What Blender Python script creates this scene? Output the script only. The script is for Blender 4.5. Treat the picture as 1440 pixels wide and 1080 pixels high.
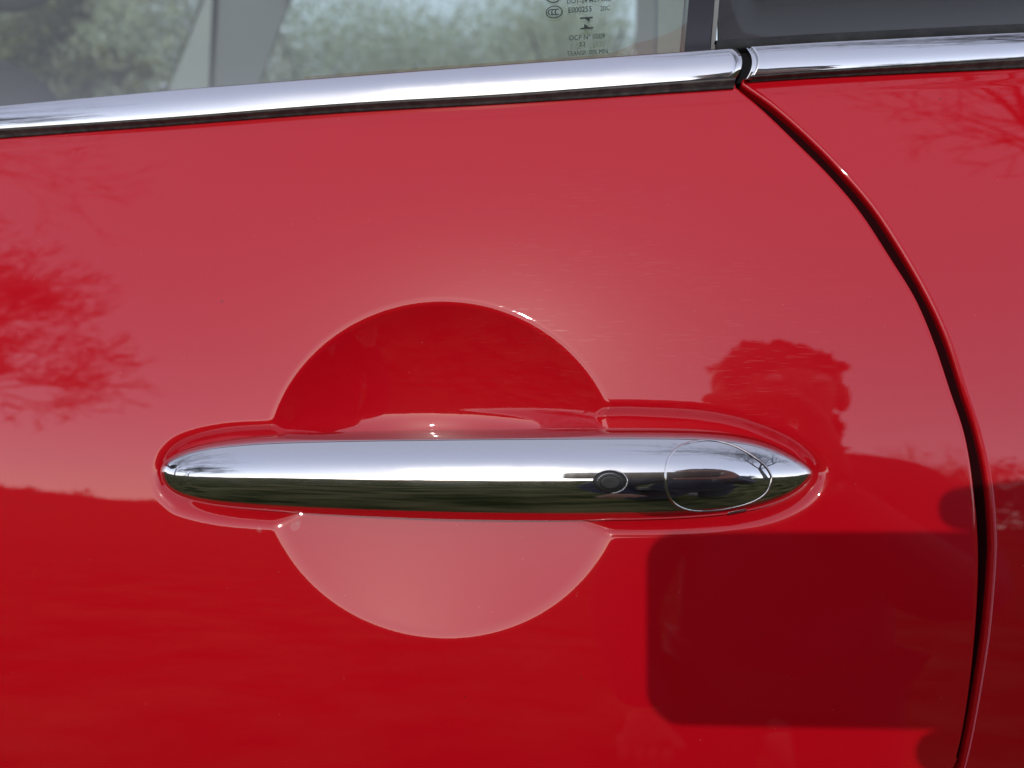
import bpy, bmesh, math, random
import numpy as np
from mathutils import Vector, Matrix
from mathutils.bvhtree import BVHTree

for o in list(bpy.data.objects):
    bpy.data.objects.remove(o)
sc = bpy.context.scene
col = sc.collection
R = math.radians

# ------------------------------------------------------------------ camera, sky, sun
YAW, PITCH, DIST, FPX = R(6), R(10), 0.262, 1080.0
P0 = Vector((0, 0, 0.85))
FWD = Vector((-math.sin(YAW) * math.cos(PITCH), math.cos(YAW) * math.cos(PITCH), -math.sin(PITCH)))
RIGHT = Vector((math.cos(YAW), math.sin(YAW), 0))
UP = RIGHT.cross(FWD)
CAM = P0 - FWD * DIST
cd = bpy.data.cameras.new('camera')
cd.sensor_width = 36
cd.lens = 36 * FPX / 1440
cd.clip_start = 0.01
cd.clip_end = 5000
cd.dof.use_dof = True
cd.dof.focus_distance = 0.262
cd.dof.aperture_fstop = 9
cam = bpy.data.objects.new('camera', cd)
col.objects.link(cam)
m = Matrix.Identity(4)
for i in range(3):
    m[i][0], m[i][1], m[i][2], m[i][3] = RIGHT[i], UP[i], -FWD[i], CAM[i]
cam.matrix_world = m
sc.camera = cam


def ray(px, py):
    return (RIGHT * (px - 720) + UP * (540 - py) + FWD * FPX).normalized()


SUN = -ray(960, 800)                      # the phone's own shadow lies round the point opposite the sun
SUN_EL = math.asin(SUN.z)
SUN_AZ = math.atan2(SUN.x, SUN.y)         # clockwise from +Y
w = bpy.data.worlds.new('World')
sc.world = w
w.use_nodes = True
nt = w.node_tree
sky = nt.nodes.new('ShaderNodeTexSky')
sky.sky_type = 'NISHITA'
sky.sun_disc = False
sky.sun_elevation = SUN_EL
sky.sun_rotation = SUN_AZ
sky.air_density = 0.8
sky.dust_density = 0.45
sky.ozone_density = 1.0
veil = nt.nodes.new('ShaderNodeMix')          # thin high haze, the same all over the sky
veil.data_type = 'RGBA'
veil.blend_type = 'ADD'
veil.inputs['Factor'].default_value = 1.0
veil.inputs['B'].default_value = (6.4, 6.5, 8.2, 1)
nt.links.new(sky.outputs[0], veil.inputs['A'])
low = nt.nodes.new('ShaderNodeMix')           # and thicker towards the horizon, all the way round
low.data_type = 'RGBA'
low.blend_type = 'ADD'
low.inputs['B'].default_value = (13.5, 13.0, 14.6, 1)
wtc = nt.nodes.new('ShaderNodeTexCoord')
wsp = nt.nodes.new('ShaderNodeSeparateXYZ')
w1 = nt.nodes.new('ShaderNodeMath')
w1.operation = 'SUBTRACT'
w1.use_clamp = True
w1.inputs[0].default_value = 1.0
w2 = nt.nodes.new('ShaderNodeMath')
w2.operation = 'POWER'
w2.inputs[1].default_value = 5.0
nt.links.new(wtc.outputs['Generated'], wsp.inputs[0])
nt.links.new(wsp.outputs[2], w1.inputs[1])
nt.links.new(w1.outputs[0], w2.inputs[0])
nt.links.new(w2.outputs[0], low.inputs['Factor'])
nt.links.new(veil.outputs['Result'], low.inputs['A'])
nt.links.new(low.outputs['Result'], nt.nodes['Background'].inputs[0])
nt.nodes['Background'].inputs[1].default_value = 0.08
sl = bpy.data.lights.new('sun', 'SUN')
sl.energy = 2.0
sl.angle = R(0.53)
sl.color = (1.0, 0.95, 0.86)
so = bpy.data.objects.new('sun', sl)
so.rotation_euler = SUN.to_track_quat('Z', 'Y').to_euler()
so.location = (0, -3, 4)
col.objects.link(so)
sc.view_settings.view_transform = 'Standard'
sc.view_settings.look = 'None'
sc.view_settings.gamma = 1
sc.view_settings.exposure = -0.06


# ------------------------------------------------------------------ materials
def mat(name, base=(0.5, 0.5, 0.5), rough=0.5, metal=0.0, coat=0.0, coat_ior=1.5, coat_rough=0.02, spec=0.5):
    M = bpy.data.materials.new(name)
    M.use_nodes = True
    b = M.node_tree.nodes['Principled BSDF']
    b.inputs['Base Color'].default_value = (*base, 1)
    b.inputs['Roughness'].default_value = rough
    b.inputs['Metallic'].default_value = metal
    b.inputs['Specular IOR Level'].default_value = spec
    b.inputs['Coat Weight'].default_value = coat
    b.inputs['Coat IOR'].default_value = coat_ior
    b.inputs['Coat Roughness'].default_value = coat_rough
    return M


def nd(M, t, **kw):
    n = M.node_tree.nodes.new(t)
    for k, v in kw.items():
        if hasattr(n, k):
            setattr(n, k, v)
        else:
            n.inputs[k.replace('_', ' ')].default_value = v
    return n


def lk(M, a, b):
    M.node_tree.links.new(a, b)


def two_tone(M, c0, c1, scale, detail=6, lo=0.35, hi=0.65, stretch=(1, 1, 1)):
    b = M.node_tree.nodes['Principled BSDF']
    tc = nd(M, 'ShaderNodeTexCoord')
    mp = nd(M, 'ShaderNodeMapping')
    mp.inputs['Scale'].default_value = stretch
    n = nd(M, 'ShaderNodeTexNoise', Scale=scale, Detail=detail, Roughness=0.65)
    cr = nd(M, 'ShaderNodeValToRGB')
    cr.color_ramp.elements[0].position = lo
    cr.color_ramp.elements[1].position = hi
    cr.color_ramp.elements[0].color = (*c0, 1)
    cr.color_ramp.elements[1].color = (*c1, 1)
    lk(M, tc.outputs['Object'], mp.inputs[0])
    lk(M, mp.outputs[0], n.inputs['Vector'])
    lk(M, n.outputs['Fac'], cr.inputs[0])
    lk(M, cr.outputs[0], b.inputs['Base Color'])
    return n


PAINT = mat('red_paint', (0.392, 0.0016, 0.0068), 0.30, 0, 1.0, 1.60, 0.012, 0.05)


def dress_paint(M):
    b = M.node_tree.nodes['Principled BSDF']
    tc = nd(M, 'ShaderNodeTexCoord')
    peel = nd(M, 'ShaderNodeTexNoise', Scale=420.0, Detail=2.0)
    peel2 = nd(M, 'ShaderNodeTexNoise', Scale=60.0, Detail=2.0)
    mx = nd(M, 'ShaderNodeMath', operation='MULTIPLY_ADD')
    mx.inputs[1].default_value = 3.0
    lk(M, tc.outputs['Object'], peel.inputs['Vector'])
    lk(M, tc.outputs['Object'], peel2.inputs['Vector'])
    lk(M, peel2.outputs['Fac'], mx.inputs[0])
    lk(M, peel.outputs['Fac'], mx.inputs[2])
    bp = nd(M, 'ShaderNodeBump')
    bp.inputs['Strength'].default_value = 1.0
    bp.inputs['Distance'].default_value = 0.0000024
    lk(M, mx.outputs[0], bp.inputs['Height'])
    # dust specks: sparse small cells, paler than the paint
    vo = nd(M, 'ShaderNodeTexVoronoi', Scale=210.0)
    lk(M, tc.outputs['Object'], vo.inputs['Vector'])
    near = nd(M, 'ShaderNodeMath', operation='LESS_THAN')
    near.inputs[1].default_value = 0.05
    lk(M, vo.outputs['Distance'], near.inputs[0])
    sep = nd(M, 'ShaderNodeSeparateColor')
    lk(M, vo.outputs['Color'], sep.inputs[0])
    pick = nd(M, 'ShaderNodeMath', operation='GREATER_THAN')
    pick.inputs[1].default_value = 0.74
    lk(M, sep.outputs[0], pick.inputs[0])
    both = nd(M, 'ShaderNodeMath', operation='MULTIPLY')
    lk(M, near.outputs[0], both.inputs[0])
    lk(M, pick.outputs[0], both.inputs[1])
    # hair-fine scratches: long thin stretched cells in two directions, only in patches
    amt = []
    for ang, s in ((0.35, 1), (-1.2, 2)):
        mp = nd(M, 'ShaderNodeMapping')
        mp.inputs['Rotation'].default_value = (0, ang, 0)
        mp.inputs['Scale'].default_value = (130, 130, 3000)
        mp.inputs['Location'].default_value = (s * 3.1, 0, s)
        lk(M, tc.outputs['Object'], mp.inputs[0])
        n = nd(M, 'ShaderNodeTexNoise', Scale=1.0, Detail=0.0)
        lk(M, mp.outputs[0], n.inputs['Vector'])
        g = nd(M, 'ShaderNodeMath', operation='GREATER_THAN')
        g.inputs[1].default_value = 0.76
        lk(M, n.outputs['Fac'], g.inputs[0])
        amt.append(g)
    ad = nd(M, 'ShaderNodeMath', operation='MAXIMUM')
    lk(M, amt[0].outputs[0], ad.inputs[0])
    lk(M, amt[1].outputs[0], ad.inputs[1])
    pg = nd(M, 'ShaderNodeMath', operation='MAXIMUM')     # wiped most above and right of the handle
    for sock, (cx, cz, rr) in enumerate(((0.025, 0.885, 0.055), (0.075, 0.862, 0.05))):
        vm = nd(M, 'ShaderNodeVectorMath', operation='DISTANCE')
        vm.inputs[1].default_value = (cx, 0.01, cz)
        lk(M, tc.outputs['Object'], vm.inputs[0])
        mr = nd(M, 'ShaderNodeMapRange')
        mr.inputs['From Min'].default_value = rr
        mr.inputs['From Max'].default_value = rr * 0.3
        lk(M, vm.outputs['Value'], mr.inputs[0])
        lk(M, mr.outputs[0], pg.inputs[sock])
    sm = nd(M, 'ShaderNodeMath', operation='MULTIPLY')
    lk(M, ad.outputs[0], sm.inputs[0])
    lk(M, pg.outputs[0], sm.inputs[1])
    sm2 = nd(M, 'ShaderNodeMath', operation='MULTIPLY')
    sm2.inputs[1].default_value = 0.42
    lk(M, sm.outputs[0], sm2.inputs[0])
    mark = nd(M, 'ShaderNodeMath', operation='MAXIMUM')
    lk(M, both.outputs[0], mark.inputs[0])
    lk(M, sm2.outputs[0], mark.inputs[1])
    mc = nd(M, 'ShaderNodeMix', data_type='RGBA')
    mc.inputs['A'].default_value = (0.392, 0.0016, 0.0068, 1)
    mc.inputs['B'].default_value = (0.52, 0.13, 0.13, 1)
    dm = nd(M, 'ShaderNodeMath', operation='MULTIPLY')
    dm.inputs[1].default_value = 0.33
    lk(M, mark.outputs[0], dm.inputs[0])
    lk(M, dm.outputs[0], mc.inputs['Factor'])
    # dark grit and two dried water marks left of the lower dish
    grit = nd(M, 'ShaderNodeTexVoronoi', Scale=48.0)
    lk(M, tc.outputs['Object'], grit.inputs['Vector'])
    g1 = nd(M, 'ShaderNodeMath', operation='LESS_THAN')
    g1.inputs[1].default_value = 0.015
    lk(M, grit.outputs['Distance'], g1.inputs[0])
    mg = nd(M, 'ShaderNodeMix', data_type='RGBA')
    mg.inputs['B'].default_value = (0.03, 0.015, 0.012, 1)
    lk(M, g1.outputs[0], mg.inputs['Factor'])
    lk(M, mc.outputs['Result'], mg.inputs['A'])
    prev = mg
    for wx, wz, wr in WATER:
        vm = nd(M, 'ShaderNodeVectorMath', operation='DISTANCE')
        vm.inputs[1].default_value = (wx, 0.0, wz)
        flat = nd(M, 'ShaderNodeVectorMath', operation='MULTIPLY')
        flat.inputs[1].default_value = (1, 0, 1)
        lk(M, tc.outputs['Object'], flat.inputs[0])
        lk(M, flat.outputs[0], vm.inputs[0])
        wob = nd(M, 'ShaderNodeMath', operation='MULTIPLY_ADD')
        wob.inputs[1].default_value = 0.0012
        wn = nd(M, 'ShaderNodeTexNoise', Scale=500.0)
        lk(M, tc.outputs['Object'], wn.inputs['Vector'])
        lk(M, wn.outputs['Fac'], wob.inputs[0])
        lk(M, vm.outputs['Value'], wob.inputs[2])
        mr = nd(M, 'ShaderNodeMapRange')
        mr.inputs['From Min'].default_value = wr + 0.0006
        mr.inputs['From Max'].default_value = wr
        mr.inputs['To Max'].default_value = 0.55
        lk(M, wob.outputs[0], mr.inputs[0])
        mw = nd(M, 'ShaderNodeMix', data_type='RGBA')
        mw.inputs['B'].default_value = (0.42, 0.10, 0.10, 1)
        lk(M, mr.outputs[0], mw.inputs['Factor'])
        lk(M, prev.outputs['Result'], mw.inputs['A'])
        prev = mw
    lk(M, prev.outputs['Result'], b.inputs['Base Color'])
    cr = nd(M, 'ShaderNodeMath', operation='MULTIPLY_ADD')
    cr.inputs[1].default_value = 0.16
    cr.inputs[2].default_value = 0.014
    lk(M, sm2.outputs[0], cr.inputs[0])
    lk(M, cr.outputs[0], b.inputs['Coat Roughness'])
    lk(M, bp.outputs[0], b.inputs['Coat Normal'])


CHROME = mat('chrome', (0.66, 0.66, 0.655), 0.012, 1.0)


def dress_chrome(M):
    b = M.node_tree.nodes['Principled BSDF']
    tc = nd(M, 'ShaderNodeTexCoord')
    n = nd(M, 'ShaderNodeTexNoise', Scale=90.0, Detail=5.0)
    lk(M, tc.outputs['Object'], n.inputs['Vector'])
    mr = nd(M, 'ShaderNodeMapRange')
    mr.inputs['To Min'].default_value = 0.004
    mr.inputs['To Max'].default_value = 0.03
    lk(M, n.outputs['Fac'], mr.inputs[0])
    lk(M, mr.outputs[0], b.inputs['Roughness'])
    g = nd(M, 'ShaderNodeBsdfGlossy')          # fine wiping marks scatter a little of the light
    g.inputs['Color'].default_value = (0.66, 0.66, 0.655, 1)
    g.inputs['Roughness'].default_value = 0.28
    ms = nd(M, 'ShaderNodeMixShader')
    sn = nd(M, 'ShaderNodeTexNoise', Scale=38.0, Detail=6.0, Roughness=0.7)      # patchy finger smudges
    lk(M, tc.outputs['Object'], sn.inputs['Vector'])
    sr = nd(M, 'ShaderNodeMapRange')
    sr.inputs['From Min'].default_value = 0.38
    sr.inputs['From Max'].default_value = 0.70
    sr.inputs['To Min'].default_value = 0.03
    sr.inputs['To Max'].default_value = 0.15
    lk(M, sn.outputs['Fac'], sr.inputs[0])
    lk(M, sr.outputs[0], ms.inputs[0])
    out = M.node_tree.nodes['Material Output']
    lk(M, b.outputs[0], ms.inputs[1])
    lk(M, g.outputs[0], ms.inputs[2])
    lk(M, ms.outputs[0], out.inputs[0])


dress_chrome(CHROME)
RUBBER = mat('black_rubber', (0.028, 0.022, 0.024), 0.55)
two_tone(RUBBER, (0.022, 0.018, 0.02), (0.075, 0.066, 0.064), 260, 8, 0.40, 0.75)
GAP = mat('gap_dark_red', (0.020, 0.002, 0.003), 0.9, spec=0.05)  # near-black red, painted shade for the shut line
BLACKRUB = mat('matt_rubber', (0.010, 0.010, 0.011), 0.9, spec=0.05)
GLOSSBLACK = mat('gloss_black', (0.012, 0.012, 0.013), 0.25)
BUTTON = mat('button_plastic', (0.012, 0.012, 0.013), 0.5, spec=0.3)
DARKGLASS = mat('dark_glass', (0.020, 0.021, 0.020), 0.14)
PRINT = mat('glass_print', (0.035, 0.042, 0.042), 0.9, spec=0.0)
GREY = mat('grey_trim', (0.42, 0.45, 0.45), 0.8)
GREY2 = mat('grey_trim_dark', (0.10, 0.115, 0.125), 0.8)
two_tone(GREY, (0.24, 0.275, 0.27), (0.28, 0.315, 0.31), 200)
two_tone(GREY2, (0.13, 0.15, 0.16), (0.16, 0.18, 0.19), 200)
DARKTRIM = mat('dark_trim', (0.02, 0.021, 0.023), 0.8, spec=0.2)
two_tone(DARKTRIM, (0.015, 0.016, 0.018), (0.03, 0.031, 0.033), 120)

GLASS = bpy.data.materials.new('window_glass')
GLASS.use_nodes = True
_n = GLASS.node_tree.nodes
_n.clear()
_out = nd(GLASS, 'ShaderNodeOutputMaterial')
_tr = nd(GLASS, 'ShaderNodeBsdfTransparent')
_tr.inputs[0].default_value = (0.90, 0.94, 0.91, 1)
_gl = nd(GLASS, 'ShaderNodeBsdfGlossy')
_gl.inputs['Roughness'].default_value = 0.01
_fr = nd(GLASS, 'ShaderNodeFresnel')
_fr.inputs[0].default_value = 1.75
_mx = nd(GLASS, 'ShaderNodeMixShader')
_ge = nd(GLASS, 'ShaderNodeNewGeometry')
_sb = nd(GLASS, 'ShaderNodeMath', operation='SUBTRACT')
_sb.inputs[0].default_value = 1.0
lk(GLASS, _ge.outputs['Backfacing'], _sb.inputs[1])
_ml = nd(GLASS, 'ShaderNodeMath', operation='MULTIPLY')
lk(GLASS, _fr.outputs[0], _ml.inputs[0])
lk(GLASS, _sb.outputs[0], _ml.inputs[1])
lk(GLASS, _ml.outputs[0], _mx.inputs[0])
lk(GLASS, _tr.outputs[0], _mx.inputs[1])
lk(GLASS, _gl.outputs[0], _mx.inputs[2])
_df = nd(GLASS, 'ShaderNodeBsdfDiffuse')       # pale diffuse layer, mixed in as a haze veil over the glass
_df.inputs[0].default_value = (0.62, 0.64, 0.58, 1)
_dm = nd(GLASS, 'ShaderNodeMixShader')
_dml = nd(GLASS, 'ShaderNodeMath', operation='MULTIPLY')
_dml.inputs[1].default_value = 0.065
lk(GLASS, _sb.outputs[0], _dml.inputs[0])
lk(GLASS, _dml.outputs[0], _dm.inputs[0])
lk(GLASS, _mx.outputs[0], _dm.inputs[1])
lk(GLASS, _df.outputs[0], _dm.inputs[2])
lk(GLASS, _dm.outputs[0], _out.inputs[0])

GRASS = mat('grass', (0.06, 0.09, 0.03), 0.9, spec=0.0)
two_tone(GRASS, (0.014, 0.019, 0.007), (0.135, 0.125, 0.060), 2.6, 14, 0.40, 0.74)
BARK = mat('bark', (0.06, 0.05, 0.04), 0.9)
two_tone(BARK, (0.04, 0.034, 0.028), (0.09, 0.075, 0.06), 8)
LEAF = mat('leaf_dark', (0.05, 0.075, 0.03), 0.8)
two_tone(LEAF, (0.03, 0.05, 0.02), (0.10, 0.12, 0.05), 3)
LEAF2 = mat('leaf_olive', (0.12, 0.13, 0.04), 0.8)
two_tone(LEAF2, (0.035, 0.042, 0.010), (0.10, 0.11, 0.03), 5)
LEAF3 = mat('leaf_pale', (0.16, 0.19, 0.12), 0.8)
two_tone(LEAF3, (0.27, 0.32, 0.22), (0.39, 0.44, 0.31), 1)
SKIN = mat('skin', (0.34, 0.20, 0.14), 0.6)
JACKET = mat('navy_jacket', (0.018, 0.022, 0.045), 0.75)
two_tone(JACKET, (0.014, 0.018, 0.036), (0.026, 0.03, 0.06), 60)
TROUSER = mat('dark_trousers', (0.03, 0.03, 0.035), 0.85)
HAIR = mat('dark_hair', (0.02, 0.014, 0.01), 0.6)
PHONE = mat('phone_black', (0.015, 0.015, 0.017), 0.3)
SCREEN = mat('phone_glass', (0.008, 0.008, 0.009), 0.05)
WHITE = mat('eye_white', (0.8, 0.8, 0.78), 0.3)


# ------------------------------------------------------------------ object helpers
def link(name, me, M=None, parent=None, smooth=True):
    o = bpy.data.objects.new(name, me)
    col.objects.link(o)
    if M is not None:
        me.materials.append(M)
    if parent is not None:
        o.parent = parent
    if smooth:
        me.polygons.foreach_set('use_smooth', [True] * len(me.polygons))
    return o


def mesh(name, V, F, M=None, parent=None, smooth=True):
    me = bpy.data.meshes.new(name)
    V = np.asarray(V, dtype=float)
    me.from_pydata([tuple(v) for v in V], [], [tuple(int(i) for i in f) for f in F])
    me.update()
    return link(name, me, M, parent, smooth)


def tag(o, label=None, cat=None, group=None, kind=None):
    for k, v in (('label', label), ('category', cat), ('group', group), ('kind', kind)):
        if v:
            o[k] = v
    return o


def thing(name, loc, label, cat, group=None):
    o = bpy.data.objects.new(name, None)
    o.location = loc
    o.empty_display_size = 0.1
    col.objects.link(o)
    return tag(o, label, cat, group)


def grid_mesh(name, P, M, parent, flip=False, smooth=True, closed_u=False):
    """P: array (rows, cols, 3) -> one fast quad mesh"""
    nr, nc = P.shape[:2]
    me = bpy.data.meshes.new(name)
    idx = np.arange(nr * nc).reshape(nr, nc)
    if closed_u:
        idx = np.concatenate([idx, idx[:, :1]], axis=1)
    a, b, c, d = idx[:-1, :-1], idx[:-1, 1:], idx[1:, 1:], idx[1:, :-1]
    q = np.stack([a, d, c, b] if flip else [a, b, c, d], axis=-1).reshape(-1, 4)
    n = len(q)
    me.vertices.add(nr * nc)
    me.vertices.foreach_set('co', P.reshape(-1).astype(np.float32))
    me.loops.add(n * 4)
    me.loops.foreach_set('vertex_index', q.reshape(-1).astype(np.int32))
    me.polygons.add(n)
    me.polygons.foreach_set('loop_start', np.arange(0, n * 4, 4, dtype=np.int32))
    me.update(calc_edges=True)
    me.validate()
    return link(name, me, M, parent, smooth)


# ------------------------------------------------------------------ body surface  Y = S(x, z)
K_T = R(86)                                  # how fast the side leans in with height, per metre


def lean(z):
    q = z - 0.85 + 0.036
    t = R(10.8) + K_T * q - R(700) * np.minimum(q + 0.02, 0) ** 2
    return np.clip(t, R(-8), R(24))


_zt = np.linspace(-0.1, 2.0, 4201)
_yt = np.concatenate([[0], np.cumsum((np.tan(lean(_zt))[1:] + np.tan(lean(_zt))[:-1]) / 2 * np.diff(_zt))])
_yt = _yt - np.interp(0.85, _zt, _yt)
PLAN_R = 4.5


def S(x, z):
    return np.interp(z, _zt, _yt) + np.asarray(x) ** 2 / (2 * PLAN_R)


def hit(px, py, off=0.0):
    """point of the body surface (moved outwards by off) seen at a place in the photograph"""
    d = ray(px, py)
    t = DIST / max(d.dot(FWD), 1e-6)
    for _ in range(40):
        p = CAM + d * t
        e = float(S(p.x, p.z)) - off - p.y
        t += e / (d.y - math.tan(float(lean(p.z))) * d.z) * 0.9
    return CAM + d * t


def hit_plane(px, py, p, n):
    d = ray(px, py)
    return CAM + d * ((p - CAM).dot(n) / d.dot(n))


def reflect_at(px, py):
    p = hit(px, py)
    t = float(lean(p.z))
    n = Vector((p.x / PLAN_R, -1, math.tan(t))).normalized()
    d = ray(px, py)
    return p, (d - n * (2 * d.dot(n)))


def catmull(pts, closed=False, n=10):
    pts = [np.array(p, float) for p in pts]
    N = len(pts)
    out = []
    for i in range(N if closed else N - 1):
        if closed:
            p0, p1, p2, p3 = pts[i - 1], pts[i], pts[(i + 1) % N], pts[(i + 2) % N]
        else:
            p0, p1, p2, p3 = pts[max(i - 1, 0)], pts[i], pts[i + 1], pts[min(i + 2, N - 1)]
        for k in range(n):
            t = k / n
            out.append(0.5 * (2 * p1 + (p2 - p0) * t + (2 * p0 - 5 * p1 + 4 * p2 - p3) * t * t + (3 * p1 - p0 - 3 * p2 + p3) * t ** 3))
    if not closed:
        out.append(pts[-1])
    return np.array(out)


def xz(pts):
    return np.array([(h.x, h.z) for h in (hit(*p) for p in pts)])


def sdf(poly, X, Z):
    """signed distance to a closed polygon, positive inside"""
    x, z = X.ravel(), Z.ravel()
    best = np.full(x.shape, 1e9)
    inside = np.zeros(x.shape, bool)
    A, B = poly, np.roll(poly, -1, axis=0)
    for (ax, az), (bx, bz) in zip(A, B):
        ex, ez = bx - ax, bz - az
        t = np.clip(((x - ax) * ex + (z - az) * ez) / (ex * ex + ez * ez + 1e-18), 0, 1)
        dd = (x - ax - t * ex) ** 2 + (z - az - t * ez) ** 2
        np.minimum(best, dd, out=best)
        c = ((az > z) != (bz > z)) & (x < ex * (z - az) / (ez + 1e-18) + ax)
        inside ^= c
    d = np.sqrt(best)
    return np.where(inside, d, -d).reshape(X.shape)


WATER = [(hit(px, py).x, hit(px, py).z, r_) for px, py, r_ in ((364, 745, 0.0012), (412, 743, 0.0018), (416, 738, 0.0011))]
dress_paint(PAINT)


# ---- the hollows of the door: a round dish and a long pocket round the handle
DISH_PX = [(622, 424), (622, 901), (369, 662), (877, 662)]
_d = xz(DISH_PX)
DC = ((_d[2, 0] + _d[3, 0]) / 2, (_d[0, 1] + _d[1, 1]) / 2)
DRX, DRZ = (_d[3, 0] - _d[2, 0]) / 2, (_d[0, 1] - _d[1, 1]) / 2
POCKET_PX = [(385, 592), (310, 597), (254, 611), (226, 632), (214, 660), (217, 690), (232, 710), (254, 724), (310, 737),
             (385, 743), (500, 748), (620, 751), (740, 754), (865, 755), (960, 754), (1040, 748), (1090, 738), (1130, 720),
             (1157, 696), (1167, 668), (1158, 643), (1130, 617), (1090, 597), (1040, 580), (980, 570), (900, 566),
             (855, 566), (740, 572), (620, 578), (500, 585)]
POCKET = catmull(xz(POCKET_PX), True, 8)


def smax(a, b, k):
    h = np.clip(0.5 + 0.5 * (a - b) / k, 0, 1)
    return b * (1 - h) + a * h + k * h * (1 - h)


def hollow(X, Z):
    u, v = (X - DC[0]) / DRX, (Z - DC[1]) / DRZ
    r = np.sqrt(u * u + v * v)
    RR = (DRX + DRZ) / 2
    f = np.clip((v + 0.30) / 0.60, 0, 1)
    f = f * f * (3 - 2 * f)
    dish = 0
    for wt, edge in ((1 - f, R(17.5)), (f, R(36))):      # the upper half is the deeper, steeper one
        Rs = RR / math.sin(edge)
        dish = dish + wt * np.where(r < 1.9, np.sqrt(np.maximum(Rs ** 2 - (r * RR) ** 2, 1e-8)) - math.sqrt(Rs ** 2 - RR ** 2), -0.05)
    k = 0.00025 + 0.0010 * np.clip(v * 0.9 + 0.35, 0, 1)
    dep = smax(dish, np.zeros_like(dish), k)
    x0, z0 = POCKET.min(axis=0) - 0.004
    x1, z1 = POCKET.max(axis=0) + 0.004
    box = (X > x0) & (X < x1) & (Z > z0) & (Z < z1)
    loz = np.zeros_like(X)
    if box.any():
        d = sdf(POCKET, X[box], Z[box])
        s = np.clip((d + 0.0008) / 0.0070, 0, 1)
        loz[box] = 0.0029 * s * s * (3 - 2 * s)
    return smax(dep, loz, 0.0012)


# ------------------------------------------------------------------ lines of the body read from the photograph
DOOR_EDGE = [(1034, 121), (1072, 153), (1119, 198), (1170, 249), (1213, 300), (1255, 364), (1290, 421), (1315, 479), (1339, 550),
             (1360, 615), (1372, 690), (1378, 765), (1377, 840), (1369, 940), (1356, 1030), (1344, 1080)]
REAR_EDGE = [(1043, 117), (1085, 147), (1136, 192), (1183, 240), (1227, 292), (1268, 355), (1303, 417), (1331, 479), (1354, 550),
             (1374, 612), (1388, 680), (1394, 750), (1393, 800), (1386, 885), (1374, 968), (1361, 1040), (1352, 1080)]
STRIP_TOP = [(0, 182), (240, 166), (480, 147), (720, 133), (960, 115), (1034, 110)]
STRIP_BOT = [(0, 194), (240, 176), (480, 158), (720, 144.5), (960, 129), (1034, 124)]
TRIM_TOP = [(0, 150), (240, 128), (480, 109), (720, 91), (960, 74), (1034, 68)]
TRIM2_TOP = [(1056, 66), (1150, 60), (1250, 55), (1350, 50), (1440, 46)]
TRIM2_BOT = [(1056, 107), (1150, 100), (1250, 94), (1350, 88), (1440, 82)]
STRIP2_BOT = [(1040, 116), (1150, 109), (1250, 104), (1350, 99.5), (1440, 95)]


def extend(c, left=None, right=None):
    """continue a line straight on to the given x"""
    c = np.array(c)
    if left is not None and left < c[0, 0]:
        s = (c[1] - c[0]) / (c[1, 0] - c[0, 0])
        c = np.vstack([c[0] + s * (left - c[0, 0]), c])
    if right is not None and right > c[-1, 0]:
        s = (c[-1] - c[-2]) / (c[-1, 0] - c[-2, 0])
        c = np.vstack([c, c[-1] + s * (right - c[-1, 0])])
    return c


def smooth_line(pts, n=8):
    return catmull(xz(pts), False, n)


ZB = 0.42                                       # where the modelled side ends, above the sill
XL, XR = -0.62, 0.62
top_c = extend(smooth_line(STRIP_BOT), XL - 0.1, 0.4)
top2_c = extend(smooth_line(STRIP2_BOT), -0.2, XR + 0.1)
door_c = smooth_line(DOOR_EDGE)[::-1]           # rising z
rear_c = smooth_line(REAR_EDGE)[::-1]
rear_c[:, 0] += 0.0001
low = [(door_c[0, 0] - dx, door_c[0, 1] - dz) for dx, dz in ((0.13, 0.24), (0.075, 0.16), (0.034, 0.085), (0.012, 0.035))]
door_c = np.vstack([low, door_c])
lowr = [(rear_c[0, 0] - dx, rear_c[0, 1] - dz) for dx, dz in ((0.13, 0.24), (0.075, 0.16), (0.034, 0.085), (0.012, 0.035))]
rear_c = np.vstack([lowr, rear_c])
door_c = np.vstack([door_c[0] - (0.03, 0.3), catmull(door_c, False, 4), door_c[-1] + (-0.02, 0.012)])
rear_c = np.vstack([rear_c[0] - (0.03, 0.3), catmull(rear_c, False, 4), rear_c[-1] + (-0.02, 0.012)])


def spaced(lo, hi, dlo, dhi, step, coarse):
    """coordinates from lo to hi, fine between dlo and dhi"""
    a = np.linspace(lo, dlo, max(2, int(abs(dlo - lo) / coarse) + 1))[:-1]
    b = np.linspace(dlo, dhi, int((dhi - dlo) / step) + 1)
    c = np.linspace(dhi, hi, max(2, int(abs(hi - dhi) / coarse) + 1))[1:] if hi > dhi + 1e-6 else np.zeros(0)
    return np.concatenate([a, b, c])


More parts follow.
